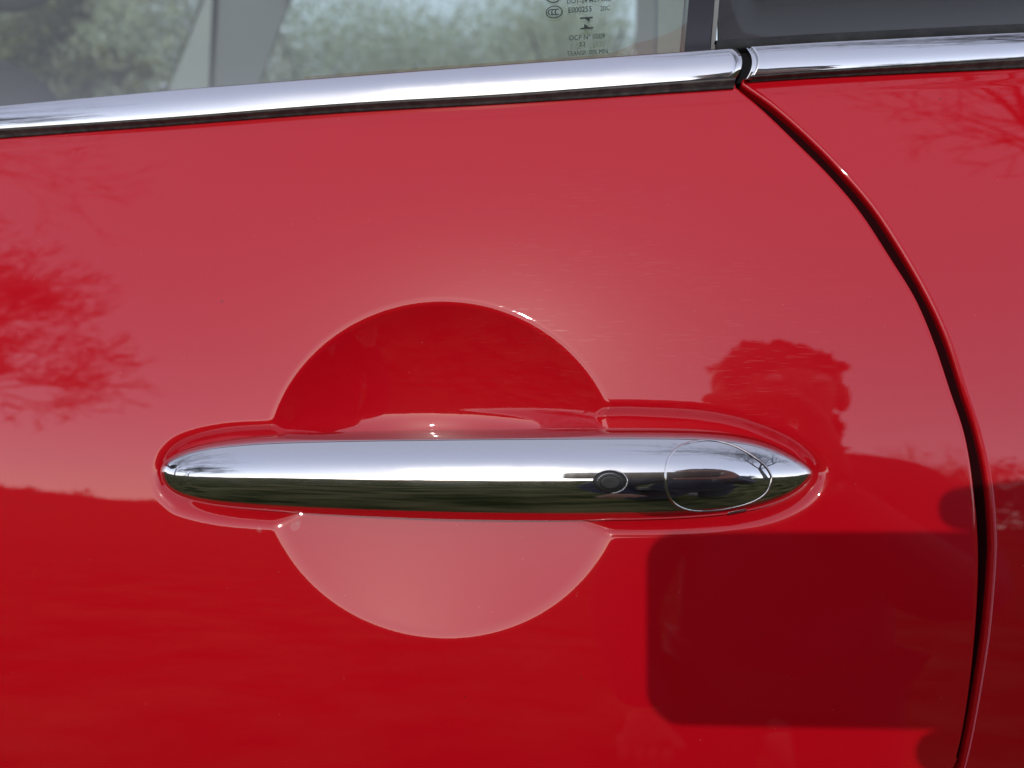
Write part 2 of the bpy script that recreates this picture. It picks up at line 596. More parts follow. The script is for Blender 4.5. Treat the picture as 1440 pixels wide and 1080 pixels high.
def body_panel(name, edge, top, side, xfar, step, roll, depth_fn, parent):
    zt0 = 0.955
    v = (spaced(ZB, zt0, 0.715, zt0, step, 0.008) - ZB) / (zt0 - ZB)
    if side > 0:       # edge on the right
        u = (spaced(xfar, 0.155, -0.19, 0.155, step, 0.008) - xfar) / (0.155 - xfar)
    else:
        u = 1 - (xfar - spaced(0.08, xfar, 0.08, 0.22, step, 0.008)) / (xfar - 0.08)
        u = 1 - u[::-1]                          # u = 1 at the edge
        u = 1 - (1 - u)
    U, Vv = np.meshgrid(u, v)
    Z = ZB + (zt0 - ZB) * Vv
    X = np.zeros_like(Z)
    for _ in range(8):
        xe = np.interp(Z, edge[:, 1], edge[:, 0]) - side * roll
        X = xfar + (xe - xfar) * U
        Z = ZB + (np.interp(X, top[:, 0], top[:, 1]) - ZB) * Vv
    Y = S(X, Z) + depth_fn(X, Z)
    P = np.stack([X, Y, Z], axis=-1)
    # roll the free edge over into the shut line
    E = P[:, -1]
    T = np.gradient(E, axis=0)
    T /= np.linalg.norm(T, axis=1, keepdims=True)
    t = lean(E[:, 2])
    N = np.stack([E[:, 0] / PLAN_R, -np.ones(len(E)), np.tan(t)], axis=-1)
    N /= np.linalg.norm(N, axis=1, keepdims=True)
    Mm = np.cross(T, N)
    Mm /= np.linalg.norm(Mm, axis=1, keepdims=True)
    if (Mm[len(Mm) // 2] * (side, 0, 0)).sum() < 0:
        Mm = -Mm
    cols = [P]
    for k in range(1, 9):
        a = k / 8 * math.pi / 2
        cols.append((E + Mm * roll * math.sin(a) - N * roll * (1 - math.cos(a)))[:, None])
    for dd in (0.002, 0.005, 0.009, 0.014):
        cols.append((E + Mm * roll - N * (roll + dd))[:, None])
    P = np.concatenate(cols, axis=1)
    # and the top edge in under the weather strip
    Tp = P[-1]
    rows = [P]
    for dy, dz in ((0.0003, 0.0009), (0.0012, 0.0014), (0.003, 0.0015), (0.010, 0.0015)):
        rows.append((Tp + np.array((0, dy, dz)))[None])
    P = np.concatenate(rows, axis=0)
    return grid_mesh(name, P, PAINT, parent, flip=(side < 0))


# ------------------------------------------------------------------ THE CAR
car = thing('car', (0, 0.9, 0), 'glossy red car with a chrome door handle and chrome window trim', 'car')
CARM = car


def cpart(o):
    o.matrix_parent_inverse = Matrix.Translation(car.location).inverted()
    return o


def ledge(X, Z, top):
    # the last half centimetre below the weather strip stands a little proud
    d = np.interp(X, top[:, 0], top[:, 1]) - Z
    s = np.clip((d - 0.0044) / 0.0010, 0, 1)
    s2 = np.clip(d / 0.0008, 0, 1)
    return 0.00012 * (1 - s * s * (3 - 2 * s)) - 0.00022 * (1 - s2) ** 2


STEP = 0.00055
door = cpart(body_panel('door_panel', door_c, top_c, 1, XL, STEP, 0.0013, lambda X, Z: hollow(X, Z) + ledge(X, Z, top_c), car))
door['label'] = 'red front door skin with a round dish behind the handle'
rear = cpart(body_panel('rear_quarter_panel', rear_c, top2_c, -1, XR, 0.0008, 0.0011, lambda X, Z: 0.0004 + ledge(X, Z, top2_c), car))
rear['label'] = 'red rear body panel behind the curved shut line'


def ribbon(name, rows, M, parent, smooth=True):
    """rows: list of (n,3) arrays, joined into a strip"""
    o = grid_mesh(name, np.stack(rows, axis=0), M, parent, smooth=smooth)
    return cpart(o) if parent == car else o


# dark strip filling the shut line, its colour standing in for shade
zz_ = np.linspace(0.40, 0.952, 160)
xd_, xr_ = np.interp(zz_, door_c[:, 1], door_c[:, 0]), np.interp(zz_, rear_c[:, 1], rear_c[:, 0])
rows = []
for k, dx, dy in ((0, -0.008, 0.0070), (0, -0.002, 0.0062), (0.4, 0, 0.0050), (0.8, 0, 0.0034), (1, 0.0002, 0.0027), (1, 0.003, 0.0042)):
    x = xd_ * (1 - k) + xr_ * k + dx
    rows.append(np.stack([x, S(x, zz_) + dy, zz_], axis=-1))
ribbon('gap_shade', rows, GAP, car)


# ---- chrome trim along the window sill
def trim(name, top, bot, xmax=None, xmin=None, outw=0.0035):
    """a convex strip between two lines of the photograph; returns its lower edge and upper edge"""
    tp = catmull(np.array(top, float), False, 12)
    bt = catmull(np.array(bot, float), False, 12)
    pxs = np.linspace(max(tp[0, 0], bt[0, 0]), min(tp[-1, 0], bt[-1, 0]), 90)
    ch = R(14)
    nrm = Vector((0, -math.cos(ch), math.sin(ch)))
    Bs, Ts = [], []
    for x in pxs:
        B = hit(x, float(np.interp(x, bt[:, 0], bt[:, 1])), outw)
        T = hit_plane(x, float(np.interp(x, tp[:, 0], tp[:, 1])), B, nrm)
        Bs.append(B)
        Ts.append(T)
    Bs, Ts = np.array(Bs), np.array(Ts)
    if xmin is not None:
        for k, q in enumerate((Bs, Ts)):
            s = (q[3] - q[0]) / (q[3, 0] - q[0, 0])
            add = np.array([q[0] + s * (xx - q[0, 0]) for xx in np.linspace(xmin, q[0, 0], 10)[:-1]])
            if k == 0: Bs = np.vstack([add, Bs])
            else: Ts = np.vstack([add, Ts])
    if xmax is not None:
        for k, q in enumerate((Bs, Ts)):
            s = (q[-1] - q[-4]) / (q[-1, 0] - q[-4, 0])
            add = np.array([q[-1] + s * (xx - q[-1, 0]) for xx in np.linspace(q[-1, 0], xmax, 10)[1:]])
            if k == 0: Bs = np.vstack([Bs, add])
            else: Ts = np.vstack([Ts, add])
    return Bs, Ts


def arc_rows(Bs, Ts, half, lip):
    C = Ts - Bs
    L = np.linalg.norm(C, axis=1, keepdims=True)
    Cu = C / L
    ax = np.gradient((Bs + Ts) / 2, axis=0)
    ax /= np.linalg.norm(ax, axis=1, keepdims=True)
    N = np.cross(ax, Cu)
    N /= np.linalg.norm(N, axis=1, keepdims=True)
    if N[len(N) // 2, 1] > 0:
        N = -N
    rad = L / (2 * math.sin(half))
    rows = []
    for k in range(25):
        a = -half + 2 * half * k / 24
        rows.append(Bs + Cu * (L / 2 + rad * math.sin(a)) + N * (rad * math.cos(a) - rad * math.cos(half)))
    # tuck both long edges in
    lo, hi = rows[0], rows[-1]
    low = [lo - N * lip + Cu * 0.0020, lo - N * lip * 0.4 + Cu * 0.0010, lo - N * 0.0004 + Cu * 0.0001]
    up = [hi - N * 0.0004 + Cu * 0.0004, hi - N * lip * 0.4 + Cu * 0.0006, hi - N * lip + Cu * 0.0002]
    return low + rows + up, N, Cu


def bow_ends(rows, first, last, amt=0.0021, span=5):
    n = len(rows)
    for k in range(n):
        f = math.sin(math.pi * min(max((k - 3) / (n - 7), 0), 1)) ** 0.8
        rows[k] = rows[k].copy()
        m_ = len(rows[k])
        for j in range(m_):
            w_ = 0.0
            if first: w_ = max(w_, 1 - j / span)
            if last: w_ = max(w_, 1 - (m_ - 1 - j) / span)
            rows[k][j, 0] += amt * f * w_
    return rows


def cap_ends(rows):
    """round the two ends inwards"""
    P = np.stack(rows, axis=0)                     # (k, n, 3)
    c = P.mean(axis=0)
    outs = []
    for e, d in ((0, 1), (-1, -1)):
        ring = P[:, e]
        ins = np.array((0, 0.004, 0.0))
        outs.append((ring + ins * 0.06, ring + ins))
    P = np.concatenate([outs[0][1][:, None], outs[0][0][:, None], P, outs[1][0][:, None], outs[1][1][:, None]], axis=1)
    return P


B1, T1 = trim('window_trim', TRIM_TOP, STRIP_TOP, xmin=-0.62)
r1, N1, C1 = arc_rows(B1, T1, R(19), 0.004)
t1 = cpart(grid_mesh('window_trim', cap_ends(bow_ends(r1, False, True)), CHROME, car))
t1['label'] = 'chrome strip under the door window'
B2, T2 = trim('window_trim', TRIM2_TOP, TRIM2_BOT, xmax=0.62)
r2, N2, C2 = arc_rows(B2, T2, R(19), 0.004)
t2 = cpart(grid_mesh('window_trim', cap_ends(bow_ends(r2, True, False)), CHROME, car))
t2['label'] = 'chrome strip on the rear body behind the gap'


def weatherstrip(name, Bs, N, Cu, line, drop0, extra=0.002):
    """black strip from under the chrome down to the paint"""
    zl = np.interp(Bs[:, 0], line[:, 0], line[:, 1])
    lowp = np.stack([Bs[:, 0], S(Bs[:, 0], zl) - 0.0008, zl], axis=-1)
    inn = np.array((0, 1, 0))
    rows = [lowp + inn * 0.006, lowp + inn * 0.0008 + np.array((0, 0, -0.0002)), lowp, lowp + np.array((0, 0.0, 0.0004))]
    a = lowp + np.array((0, 0.0, 0.0004))
    b = Bs + N * 0.0003 - Cu * 0.0003
    for k in (0.25, 0.4, 0.5, 0.75, 1.0):
        q = a * (1 - k) + b * k
        rows.append(q - N * (0.0002 * math.sin(k * math.pi)))
    rows.append(Bs - N * 0.003 + Cu * extra)
    return ribbon(name, rows, RUBBER, car)


weatherstrip('weather_strip', B1, N1, C1, top_c, 0)
weatherstrip('weather_strip', B2, N2, C2, top2_c, 0)

# glass line above the chrome: a black lip, then the pane
lipT = T1 + N1 * -0.0015 + C1 * 0.0011
ribbon('glass_seal', [T1 - N1 * 0.006, T1 - N1 * 0.0012, T1 - N1 * 0.0008 + C1 * 0.0006, lipT, lipT + np.array((0, 0.006, 0.0002)), lipT + np.array((0, 0.012, -0.006))], RUBBER, car)
_s = (T2[6] - T2[0]) / (T2[6, 0] - T2[0, 0])
_add = np.array([T2[0] + _s * dx for dx in (-0.0118, -0.0095, -0.006, -0.003)])
T2, N2, C2 = np.vstack([_add, T2]), np.vstack([N2[:1]] * 4 + [N2]), np.vstack([C2[:1]] * 4 + [C2])
l2 = T2 - N2 * 0.0004 + C2 * 0.0034
ribbon('glass_seal', [T2 - N2 * 0.006, T2 - N2 * 0.0010, T2 - N2 * 0.0004 + C2 * 0.0004, T2 + C2 * 0.0016, l2, l2 + np.array((0, 0.004, 0.0008)), l2 + np.array((0, 0.012, -0.006))], DARKTRIM, car)

# rubber block and bright end piece in the gap between the two chrome strips
gx = np.linspace(-0.0035, 0.0035, 8)


def gap_piece(name, px0, px1, shrink, M, n=6):
    P = []
    for k in range(n):
        x = px0 + (px1 - px0) * k / (n - 1)
        tp = 68 - (x - 1034) * 0.06
        bt = (116 if M is BLACKRUB else 111) - (x - 1034) * 0.06
        B = hit(x, bt + 2, 0.0035 - shrink)
        T = hit_plane(x, tp - 1, B, Vector((0, -math.cos(R(14)), math.sin(R(14)))))
        P.append((B, T))
    Bs, Ts = np.array([p[0] for p in P]), np.array([p[1] for p in P])
    rows, _, _ = arc_rows(Bs, Ts, R(19), 0.008)
    rows = bow_ends(rows, True, True, span=1000)
    return cpart(grid_mesh(name, cap_ends(rows), M, car))


gap_piece('gap_rubber', 1031, 1060, 0.0045, BLACKRUB)
gap_piece('trim_end_cap', 1048, 1055.5, 0.0012, CHROME)

# ---- panes
GT = R(21)
GN = Vector((0, -math.cos(GT), math.sin(GT)))
GU = Vector((0, math.sin(GT), math.cos(GT)))
gp = Vector(T1[len(T1) // 2 + 10]) + Vector((0, 0.006, 0.0))


sill = np.concatenate([T1, T2])[:, [0, 2]] + np.array((0, -0.003))


def gpane(px0, px1, zlow, off, name, M, up=0.40, thick=0.0035, left=None, right=None, bend=0.0):
    pa = hit_plane(px0, 60, gp - GN * off, GN)
    pb = hit_plane(px1, 60, gp - GN * off, GN)
    xa = left if left is not None else pa.x
    xb = right if right is not None else pb.x
    P = []
    for th in (0, 1):
        rws = []
        for j in np.linspace(0, 1, 14):
            z = zlow + up * j
            rw = []
            for x in np.linspace(xa, xb, 24):
                zl = np.interp(x, sill[:, 0], sill[:, 1])
                zz = zl + (z - zlow) / up * (zlow + up - zl)
                rw.append((x + bend * (zz - 0.98), gp.y + off + (zz - gp.z) * math.tan(GT) + thick * th + 0.12 * (zz - gp.z) ** 2, zz))
            rws.append(rw)
        P.append(np.array(rws))
    V = np.concatenate([P[0].reshape(-1, 3), P[1].reshape(-1, 3)])
    n, mcol = 14, 24
    F = []
    for s in (0, 1):
        for j in range(n - 1):
            for i in range(mcol - 1):
                a = s * n * mcol + j * mcol + i
                q = (a, a + 1, a + mcol + 1, a + mcol)
                F.append(q if s == 0 else q[::-1])
    edge = [j * mcol for j in range(n)], [j * mcol + mcol - 1 for j in range(n)]
    for e, fl in zip(edge, (0, 1)):
        for a, b in zip(e[:-1], e[1:]):
            q = (a, b, b + n * mcol, a + n * mcol)
            F.append(q if fl else q[::-1])
    for e, fl in ((range(mcol), 0), (range((n - 1) * mcol, n * mcol), 1)):
        e = list(e)
        for a, b in zip(e[:-1], e[1:]):
            q = (a, b, b + n * mcol, a + n * mcol)
            F.append(q[::-1] if fl else q)
    return cpart(mesh(name, V, F, M, car))


glass = gpane(0, 971, 0.93, 0.0, 'window_glass', GLASS, left=-0.62, thick=0.004)
glass['label'] = 'clear greenish door window with printed approval marks'
gpane(968, 1004, 0.93, -0.0015, 'pillar_strip', GLOSSBLACK, thick=0.02, bend=0.09)
gpane(1004.5, 1011, 0.93, -0.0005, 'pillar_edge', mat('grey_edge', (0.16, 0.16, 0.15), 0.5), thick=0.02, bend=0.09)
rg = gpane(1011.5, 1440, 0.93, 0.0005, 'rear_window', DARKGLASS, right=0.62, thick=0.004)
rg['label'] = 'dark rear side window'

# ---- printed marks on the door glass
dg = bpy.context.evaluated_depsgraph_get()


def gpoint(px, py):
    p = hit_plane(px, py, gp - GN * 0.00015, GN)
    return p


def glass_frame(px, py, out=0.0006):
    p = gpoint(px, py)
    yy = gp.y + (p.z - gp.z) * math.tan(GT) + 0.12 * (p.z - gp.z) ** 2
    p = Vector((p.x, yy, p.z)) + GN * out
    sl = R(2.3)
    ex = (Vector((1, 0, 0)) * math.cos(sl) + GU * math.sin(sl)).normalized()
    ey = GN.cross(ex).normalized()
    if ey.z < 0:
        ey = -ey
    M4 = Matrix.Identity(4)
    for i in range(3):
        M4[i][0], M4[i][1], M4[i][2], M4[i][3] = ex[i], ey[i], GN[i], p[i]
    return M4


PXM = (gpoint(900, 40) - gpoint(800, 40)).length / 100


def print_text(txt, px, py, hpx, wpx, name='approval_text', bold=0.0):
    cu = bpy.data.curves.new(name, 'FONT')
    cu.body = txt
    cu.size = 1.0
    cu.offset = bold
    cu.resolution_u = 3
    tmp = bpy.data.objects.new('tmp', cu)
    col.objects.link(tmp)
    d = bpy.context.evaluated_depsgraph_get()
    me = bpy.data.meshes.new_from_object(tmp.evaluated_get(d))
    bpy.data.objects.remove(tmp)
    co = np.array([v.co[:] for v in me.vertices])
    lo, hi = co.min(axis=0), co.max(axis=0)
    sx = wpx * PXM / (hi[0] - lo[0])
    sy = hpx * PXM / (hi[1] - lo[1])
    me.materials.clear()
    for v in me.vertices:
        v.co.x = (v.co.x - lo[0]) * sx
        v.co.y = (v.co.y - lo[1]) * sy
        v.co.z = 0
    me.transform(glass_frame(px, py))
    me.transform(Matrix.Translation(car.location).inverted())
    o = link(name, me, PRINT, glass, False)
    o.matrix_parent_inverse = Matrix.Identity(4)
    o.matrix_parent_inverse = glass.matrix_parent_inverse.inverted() @ Matrix.Translation((0, 0, 0))
    o.matrix_parent_inverse = Matrix.Identity(4)
    me.transform(Matrix.Translation(car.location))
    return o


def print_shape(name, px, py, polys):
    M4 = glass_frame(px, py)
    V, F = [], []
    for poly in polys:
        b = len(V)
        for (a, c) in poly:
            V.append(M4 @ Vector((a * PXM, c * PXM, 0)))
        F.append(tuple(range(b, b + len(poly))))
    return mesh(name, V, F, PRINT, glass, False)


def ring_polys(cx, cy, rx, ry, wdt, a0=0, a1=360, n=28):
    out = []
    for k in range(n):
        p, q = R(a0 + (a1 - a0) * k / n), R(a0 + (a1 - a0) * (k + 1) / n)
        out.append([(cx + rx * math.cos(p), cy + ry * math.sin(p)), (cx + rx * math.cos(q), cy + ry * math.sin(q)),
                    (cx + (rx - wdt) * math.cos(q), cy + (ry - wdt) * math.sin(q)), (cx + (rx - wdt) * math.cos(p), cy + (ry - wdt) * math.sin(p))])
    return out


print_text('DOT-24 M29 AS2', 797.5, 7.0, 7.0, 62, bold=0.012)
print_text('E000255', 799.5, 20.0, 9.0, 33, bold=0.012)
print_text('20C', 844.0, 17.0, 8.0, 14)
print_text('OCP Nº 0009', 800.5, 58.5, 8.0, 50)
print_text('22', 814.5, 67.0, 7.0, 9)
print_text('. . . .', 840.0, 61.5, 1.4, 17)
print_text('. .', 829.5, 69.5, 1.4, 7)
print_text('TRANSP. 70% MIN.', 797.5, 80.5, 7.5, 59)
ccc = ring_polys(0, 0, 12.2, 10.2, 1.6)
for cx in (-4.6, 0.2, 5.0):
    ccc += ring_polys(cx, 0, 4.6, 5.2, 1.6, 60, 300, 12)
print_shape('approval_mark', 779.5, 18.5, ccc)
print_shape('approval_mark', 778.5, -5.5, ring_polys(0, 0, 12.2, 13.0, 1.8) + [[(-5, -4), (5, -4), (5, -2), (-5, -2)]])
print_shape('approval_emblem', 825, 34, [[(-9, 9.5), (9, 9.5), (9, 7), (-9, 7)], [(-2.5, 7), (5.0, 7), (3.8, 1.5)],
                                          [(-9, -7), (9, -7), (9, -9.5), (-9, -9.5)], [(-4.0, -7), (3.5, -7), (-3.0, -1.0)]])


# ------------------------------------------------------------------ door handle
HT = R(15.5)
HU = np.array((0, math.sin(HT), math.cos(HT)))
HN = np.array((0, -math.cos(HT), math.sin(HT)))
OUT_TOP = [(228, 661), (231, 652), (238, 645), (254, 635), (291, 622.5), (328, 616.5), (385, 611), (500, 606.5), (620, 604), (740, 602.5), (854, 602), (930, 602.3), (994, 604.5),
           (1050, 612), (1085, 623), (1110, 636), (1133, 652), (1139, 657), (1142, 665)]
OUT_BOT = [(228, 661), (231, 672), (236, 684), (254, 698), (291, 709), (328, 714), (385, 719), (500, 725.5), (620, 730), (740, 732), (854, 731.5), (930, 730), (994, 726),
           (1050, 719), (1085, 709), (1110, 699), (1133, 681), (1139, 674), (1142, 665)]
hp = Vector((0, float(S(0, hit(685, 665).z)) + 0.0005, hit(685, 665).z))
hn = Vector(HN)


def hand_line(pts):
    q = np.array([tuple(hit_plane(px, py, hp, hn)) for px, py in pts])
    return q


ot, ob = hand_line(OUT_TOP), hand_line(OUT_BOT)
x0, x1 = ot[0, 0], ot[-1, 0]
th = np.linspace(0, math.pi, 160)
hx = (x0 + x1) / 2 - (x1 - x0) / 2 * np.cos(th)


def sq_interp(x, q):
    """interpolate an outline so that it stays round at its tips"""
    # parametrise by the same cosine angle
    qa = np.arccos(np.clip(((x0 + x1) / 2 - q[:, 0]) / ((x1 - x0) / 2), -1, 1))
    sm = catmull(np.stack([qa, q[:, 2]], axis=-1), False, 8)
    return np.interp(np.arccos(np.clip(((x0 + x1) / 2 - x) / ((x1 - x0) / 2), -1, 1)), sm[:, 0], sm[:, 1])


hz_t, hz_b = sq_interp(hx, ot), sq_interp(hx, ob)
ker = np.ones(7) / 7


def soft(a):
    e = np.concatenate([np.full(3, a[0]), a, np.full(3, a[-1])])
    r = np.convolve(e, ker, 'valid')
    r[:2], r[-2:] = a[:2], a[-2:]
    return r


for _ in range(3):
    hz_t, hz_b = soft(hz_t), soft(hz_b)
ha = np.maximum((hz_t - hz_b) / 2 / math.cos(HT), 1e-5)
hc = (hz_t + hz_b) / 2
hb = 0.97 * ha * (0.92 + 0.08 * np.sin(th))
bow = 0.0
phi = np.linspace(-math.pi, math.pi, 97)[:-1]
HP = np.zeros((len(hx), len(phi), 3))
for i in range(len(hx)):
    base = np.array((hx[i], hp.y + math.tan(HT) * (hc[i] - hp.z), hc[i]))
    for k, f in enumerate(phi):
        bb = hb[i] if abs(f) < math.pi / 2 else hb[i] * 0.55
        HP[i, k] = base + HU * (ha[i] * math.sin(f)) + HN * (bb * math.cos(f))
handle = cpart(grid_mesh('door_handle', HP, CHROME, car, closed_u=True))
handle['label'] = 'polished chrome door handle bar'
# what carries the bar, at both ends behind it


def blob(name, c, r, M, parent, seg=20):
    bm = bmesh.new()
    bmesh.ops.create_uvsphere(bm, u_segments=seg, v_segments=seg // 2, radius=1)
    for v in bm.verts:
        v.co = Vector((v.co.x * r[0] + c[0], v.co.y * r[1] + c[1], v.co.z * r[2] + c[2]))
    me = bpy.data.meshes.new(name)
    bm.to_mesh(me)
    bm.free()
    return link(name, me, M, parent)


for px in (300, 1030):
    c = hit(px, 667)
    blob('handle_mount', (c.x, c.y + 0.006, c.z), (0.013, 0.006, 0.008), DARKTRIM, handle)

tri = []
for i in range(HP.shape[0] - 1):
    pass
hbv = BVHTree.FromPolygons([tuple(v) for v in HP.reshape(-1, 3)],
                           [(i * 96 + k, i * 96 + (k + 1) % 96, (i + 1) * 96 + (k + 1) % 96, (i + 1) * 96 + k) for i in range(HP.shape[0] - 1) for k in range(96)])


def on_handle(px, py):
    d = ray(px, py)
    h = hbv.ray_cast(CAM, d)
    if h[0] is None:
        h = hbv.find_nearest(CAM + d * 0.26)
    n = h[1]
    if n.dot(d) > 0:
        n = -n
    return h[0], n


def tube_on_handle(name, pts_px, rad, M, sink=0.35, closed=True, seg=8):
    P, N = [], []
    for p in pts_px:
        a, b = on_handle(*p)
        P.append(a)
        N.append(b)
    n = len(P)
    rows = []
    for i in range(n):
        a, b = P[(i - 1) % n], P[(i + 1) % n]
        if not closed:
            a, b = P[max(i - 1, 0)], P[min(i + 1, n - 1)]
        T = (b - a).normalized()
        Nn = (N[i] - T * N[i].dot(T)).normalized()
        B = T.cross(Nn)
        c = P[i] - Nn * rad * sink
        rows.append([tuple(c + Nn * rad * math.cos(q) + B * rad * math.sin(q)) for q in np.linspace(0, 2 * math.pi, seg, endpoint=False)])
    A = np.array(rows)
    if closed:
        A = np.concatenate([A, A[:1]], axis=0)
    return grid_mesh(name, A, M, handle, closed_u=True)


def oval(cx, cy, rx, ry, n=72, p=2.0, egg=0.0):
    o = []
    for k in range(n):
        a = 2 * math.pi * k / n
        c, s = math.cos(a), math.sin(a)
        x = abs(c) ** (2 / p) * math.copysign(1, c)
        y = abs(s) ** (2 / p) * math.copysign(1, s)
        o.append((cx + rx * x, cy + ry * y * (1 - egg * x)))
    return o


COVER = [(936, 672), (937, 655), (941, 643), (950, 632), (964, 624), (985, 619.5), (1005, 619.5), (1025, 624), (1045, 632.5), (1064, 645), (1077, 656), (1084, 667), (1085, 675),
         (1081, 688), (1072, 698), (1058, 706), (1040, 712), (1015, 717), (990, 719), (970, 717.5), (954, 712), (944, 703), (938, 690)]
cv = catmull(COVER, True, 5)
lc = tube_on_handle('lock_cover_rim', [tuple(p) for p in cv], 0.00042, CHROME, 0.3)
lc['label'] = 'thin oval rim of the keyhole cover'
cv2 = np.array([(q[0] + (q[0] - 1010) * -0.012 - 0.9, q[1] + (q[1] - 669) * -0.014 + 0.5) for q in cv])
tube_on_handle('lock_cover_groove', [tuple(p) for p in cv2], 0.00022, GAP, 0.72)
sl_ = [(1024 + 2.8 * k, 722.0 - 0.55 * k + 0.2) for k in range(10)]
ks = tube_on_handle('key_slot', sl_, 0.00055, RUBBER, 0.5, closed=False)
ks['label'] = 'small notch at the lower edge of the keyhole cover'
tube_on_handle('slot_lip', [(x, y - 1.6) for x, y in sl_], 0.00016, CHROME, 0.2, closed=False)


def pad_on_handle(name, cx, cy, rx, ry, rise, M, rings=10, dome=0.6):
    rows = []
    for j in range(rings + 1):
        f = j / rings
        r = max(1 - f, 0.001)
        pts = []
        for k in range(48):
            a = 2 * math.pi * k / 48
            p, n = on_handle(cx + rx * r * math.cos(a), cy + ry * r * math.sin(a))
            lift = rise * (1 - (1 - min(f * 3.2, 1)) ** 2) - dome * rise * max(0, (f - 0.3)) * 0.2
            pts.append(tuple(p + n * (lift - 0.0001)))
        rows.append(pts)
    return grid_mesh(name, np.array(rows), M, handle, closed_u=True)


pad_on_handle('button_bezel', 857.5, 677, 24.5, 16.5, 0.0007, BUTTON)
bt_ = pad_on_handle('keyless_button', 858.5, 678, 18.0, 11.5, 0.00105, BUTTON)
bt_['label'] = 'black oval keyless entry button'
arcp = [(858.5 + 18.6 * math.cos(a), 678 - 12.2 * math.sin(a)) for a in np.linspace(R(60), R(178), 24)]


def lifted_arc(name, pts, lift, rad, M):
    P = []
    for p in pts:
        a, n = on_handle(*p)
        P.append((a + n * lift, n))
    rows = []
    for i, (c, n) in enumerate(P):
        T = (P[min(i + 1, len(P) - 1)][0] - P[max(i - 1, 0)][0]).normalized()
        B = T.cross(n)
        s = math.sin(math.pi * (i + 0.3) / (len(P))) if len(P) > 1 else 1
        rows.append([tuple(c + (n * math.cos(q) + B * math.sin(q)) * rad * max(s, 0.1)) for q in np.linspace(0, 2 * math.pi, 6, endpoint=False)])
    return grid_mesh(name, np.array(rows), M, handle, closed_u=True)


lifted_arc('button_ring', arcp, 0.0006, 0.00016, CHROME)
lifted_arc('bezel_ring', [(857.5 + 24.8 * math.cos(a), 677 - 16.8 * math.sin(a)) for a in np.linspace(R(75), R(-85), 30)], 0.00015, 0.00022, CHROME)


# ------------------------------------------------------------------ the rest of the car that can be seen through the glass
def box(name, lo, hi, M, parent, bev=0.0):
    bm = bmesh.new()
    bmesh.ops.create_cube(bm, size=1)
    for v in bm.verts:
        v.co = Vector(((lo[i] + hi[i]) / 2 + v.co[i] * (hi[i] - lo[i])) for i in range(3))
    if bev:
        bmesh.ops.bevel(bm, geom=bm.edges[:], offset=bev, segments=3, affect='EDGES', profile=0.5)
    me = bpy.data.meshes.new(name)
    bm.to_mesh(me)
    bm.free()
    o = link(name, me, M, parent, bev > 0)
    return cpart(o) if parent == car else o


def prism(name, quad0, quad1, M, parent):
    """a solid between two outlines"""
    n = len(quad0)
    V = list(quad0) + list(quad1)
    F = [tuple(range(n))[::-1], tuple(range(n, 2 * n))] + [(i, (i + 1) % n, n + (i + 1) % n, n + i) for i in range(n)]
    o = mesh(name, V, F, M, parent, False)
    return cpart(o) if parent == car else o


box('floor_pan', (-0.62, 0.06, 0.36), (0.62, 1.52, 0.40), DARKTRIM, car)
box('roof', (-0.62, 0.24, 1.475), (0.62, 1.36, 1.50), PAINT, car)
box('headliner', (-0.62, 0.25, 1.462), (0.62, 1.35, 1.472), GREY, car)
box('far_door', (-0.62, 1.45, 0.40), (0.62, 1.54, 0.985), DARKTRIM, car, 0.01)
V_far = [(-0.62, 1.485, 0.98), (0.62, 1.485, 0.98), (0.62, 1.34, 1.475), (-0.62, 1.34, 1.475)]
prism('far_window', V_far, [(x, y + 0.004, z) for x, y, z in V_far], GLASS, car)
box('door_lining', (-0.60, 0.055, 0.40), (0.17, 0.075, 0.915), DARKTRIM, car, 0.004)


def at_y(px, py, y):
    d = ray(px, py)
    return CAM + d * ((y - CAM.y) / d.y)


# far pillar, its pale and shaded faces painted as two greys
def slab(name, pts, y, th, M):
    a = [tuple(at_y(px, py, y)) for px, py in pts]
    return prism(name, a, [(p[0], p[1] + th, p[2]) for p in a], M, car)


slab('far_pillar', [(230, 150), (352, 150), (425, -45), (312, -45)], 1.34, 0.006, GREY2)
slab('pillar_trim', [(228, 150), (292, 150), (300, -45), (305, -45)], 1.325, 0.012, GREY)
hr = at_y(-10, 160, 0.95)
blob('headrest', (hr.x - 0.03, 0.95, hr.z - 0.01), (0.15, 0.06, 0.10), DARKTRIM, car)
cpart(bpy.data.objects[-1]) if False else None
box('seat_back', (-0.62, 0.85, 0.45), (hr.x + 0.05, 1.0, hr.z - 0.07), DARKTRIM, car, 0.02)
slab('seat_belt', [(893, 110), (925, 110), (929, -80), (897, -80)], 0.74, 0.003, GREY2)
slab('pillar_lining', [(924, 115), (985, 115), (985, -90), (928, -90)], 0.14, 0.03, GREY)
mi = at_y(14, -14, 1.0)
blob('inner_mirror', mi, (0.075, 0.02, 0.035), DARKTRIM, car)
for o in list(col.objects):
    if o.parent == car and o.matrix_parent_inverse == Matrix.Identity(4):
        cpart(o)

# door mirror further forward on the door, seen only in the chrome
mir = blob('door_mirror', (-0.72, -0.10, 1.02), (0.075, 0.085, 0.06), GLOSSBLACK, car)
cpart(mir)
box('mirror_stalk', (-0.70, -0.06, 0.955), (-0.66, 0.08, 0.985), GLOSSBLACK, car, 0.008)


# ------------------------------------------------------------------ setting: field, trees
gm = mesh('grass_field', [(-900, -900, 0), (900, -900, 0), (900, 900, 0), (-900, 900, 0)], [(0, 1, 2, 3)], GRASS, None, False)
tag(gm, kind='structure')


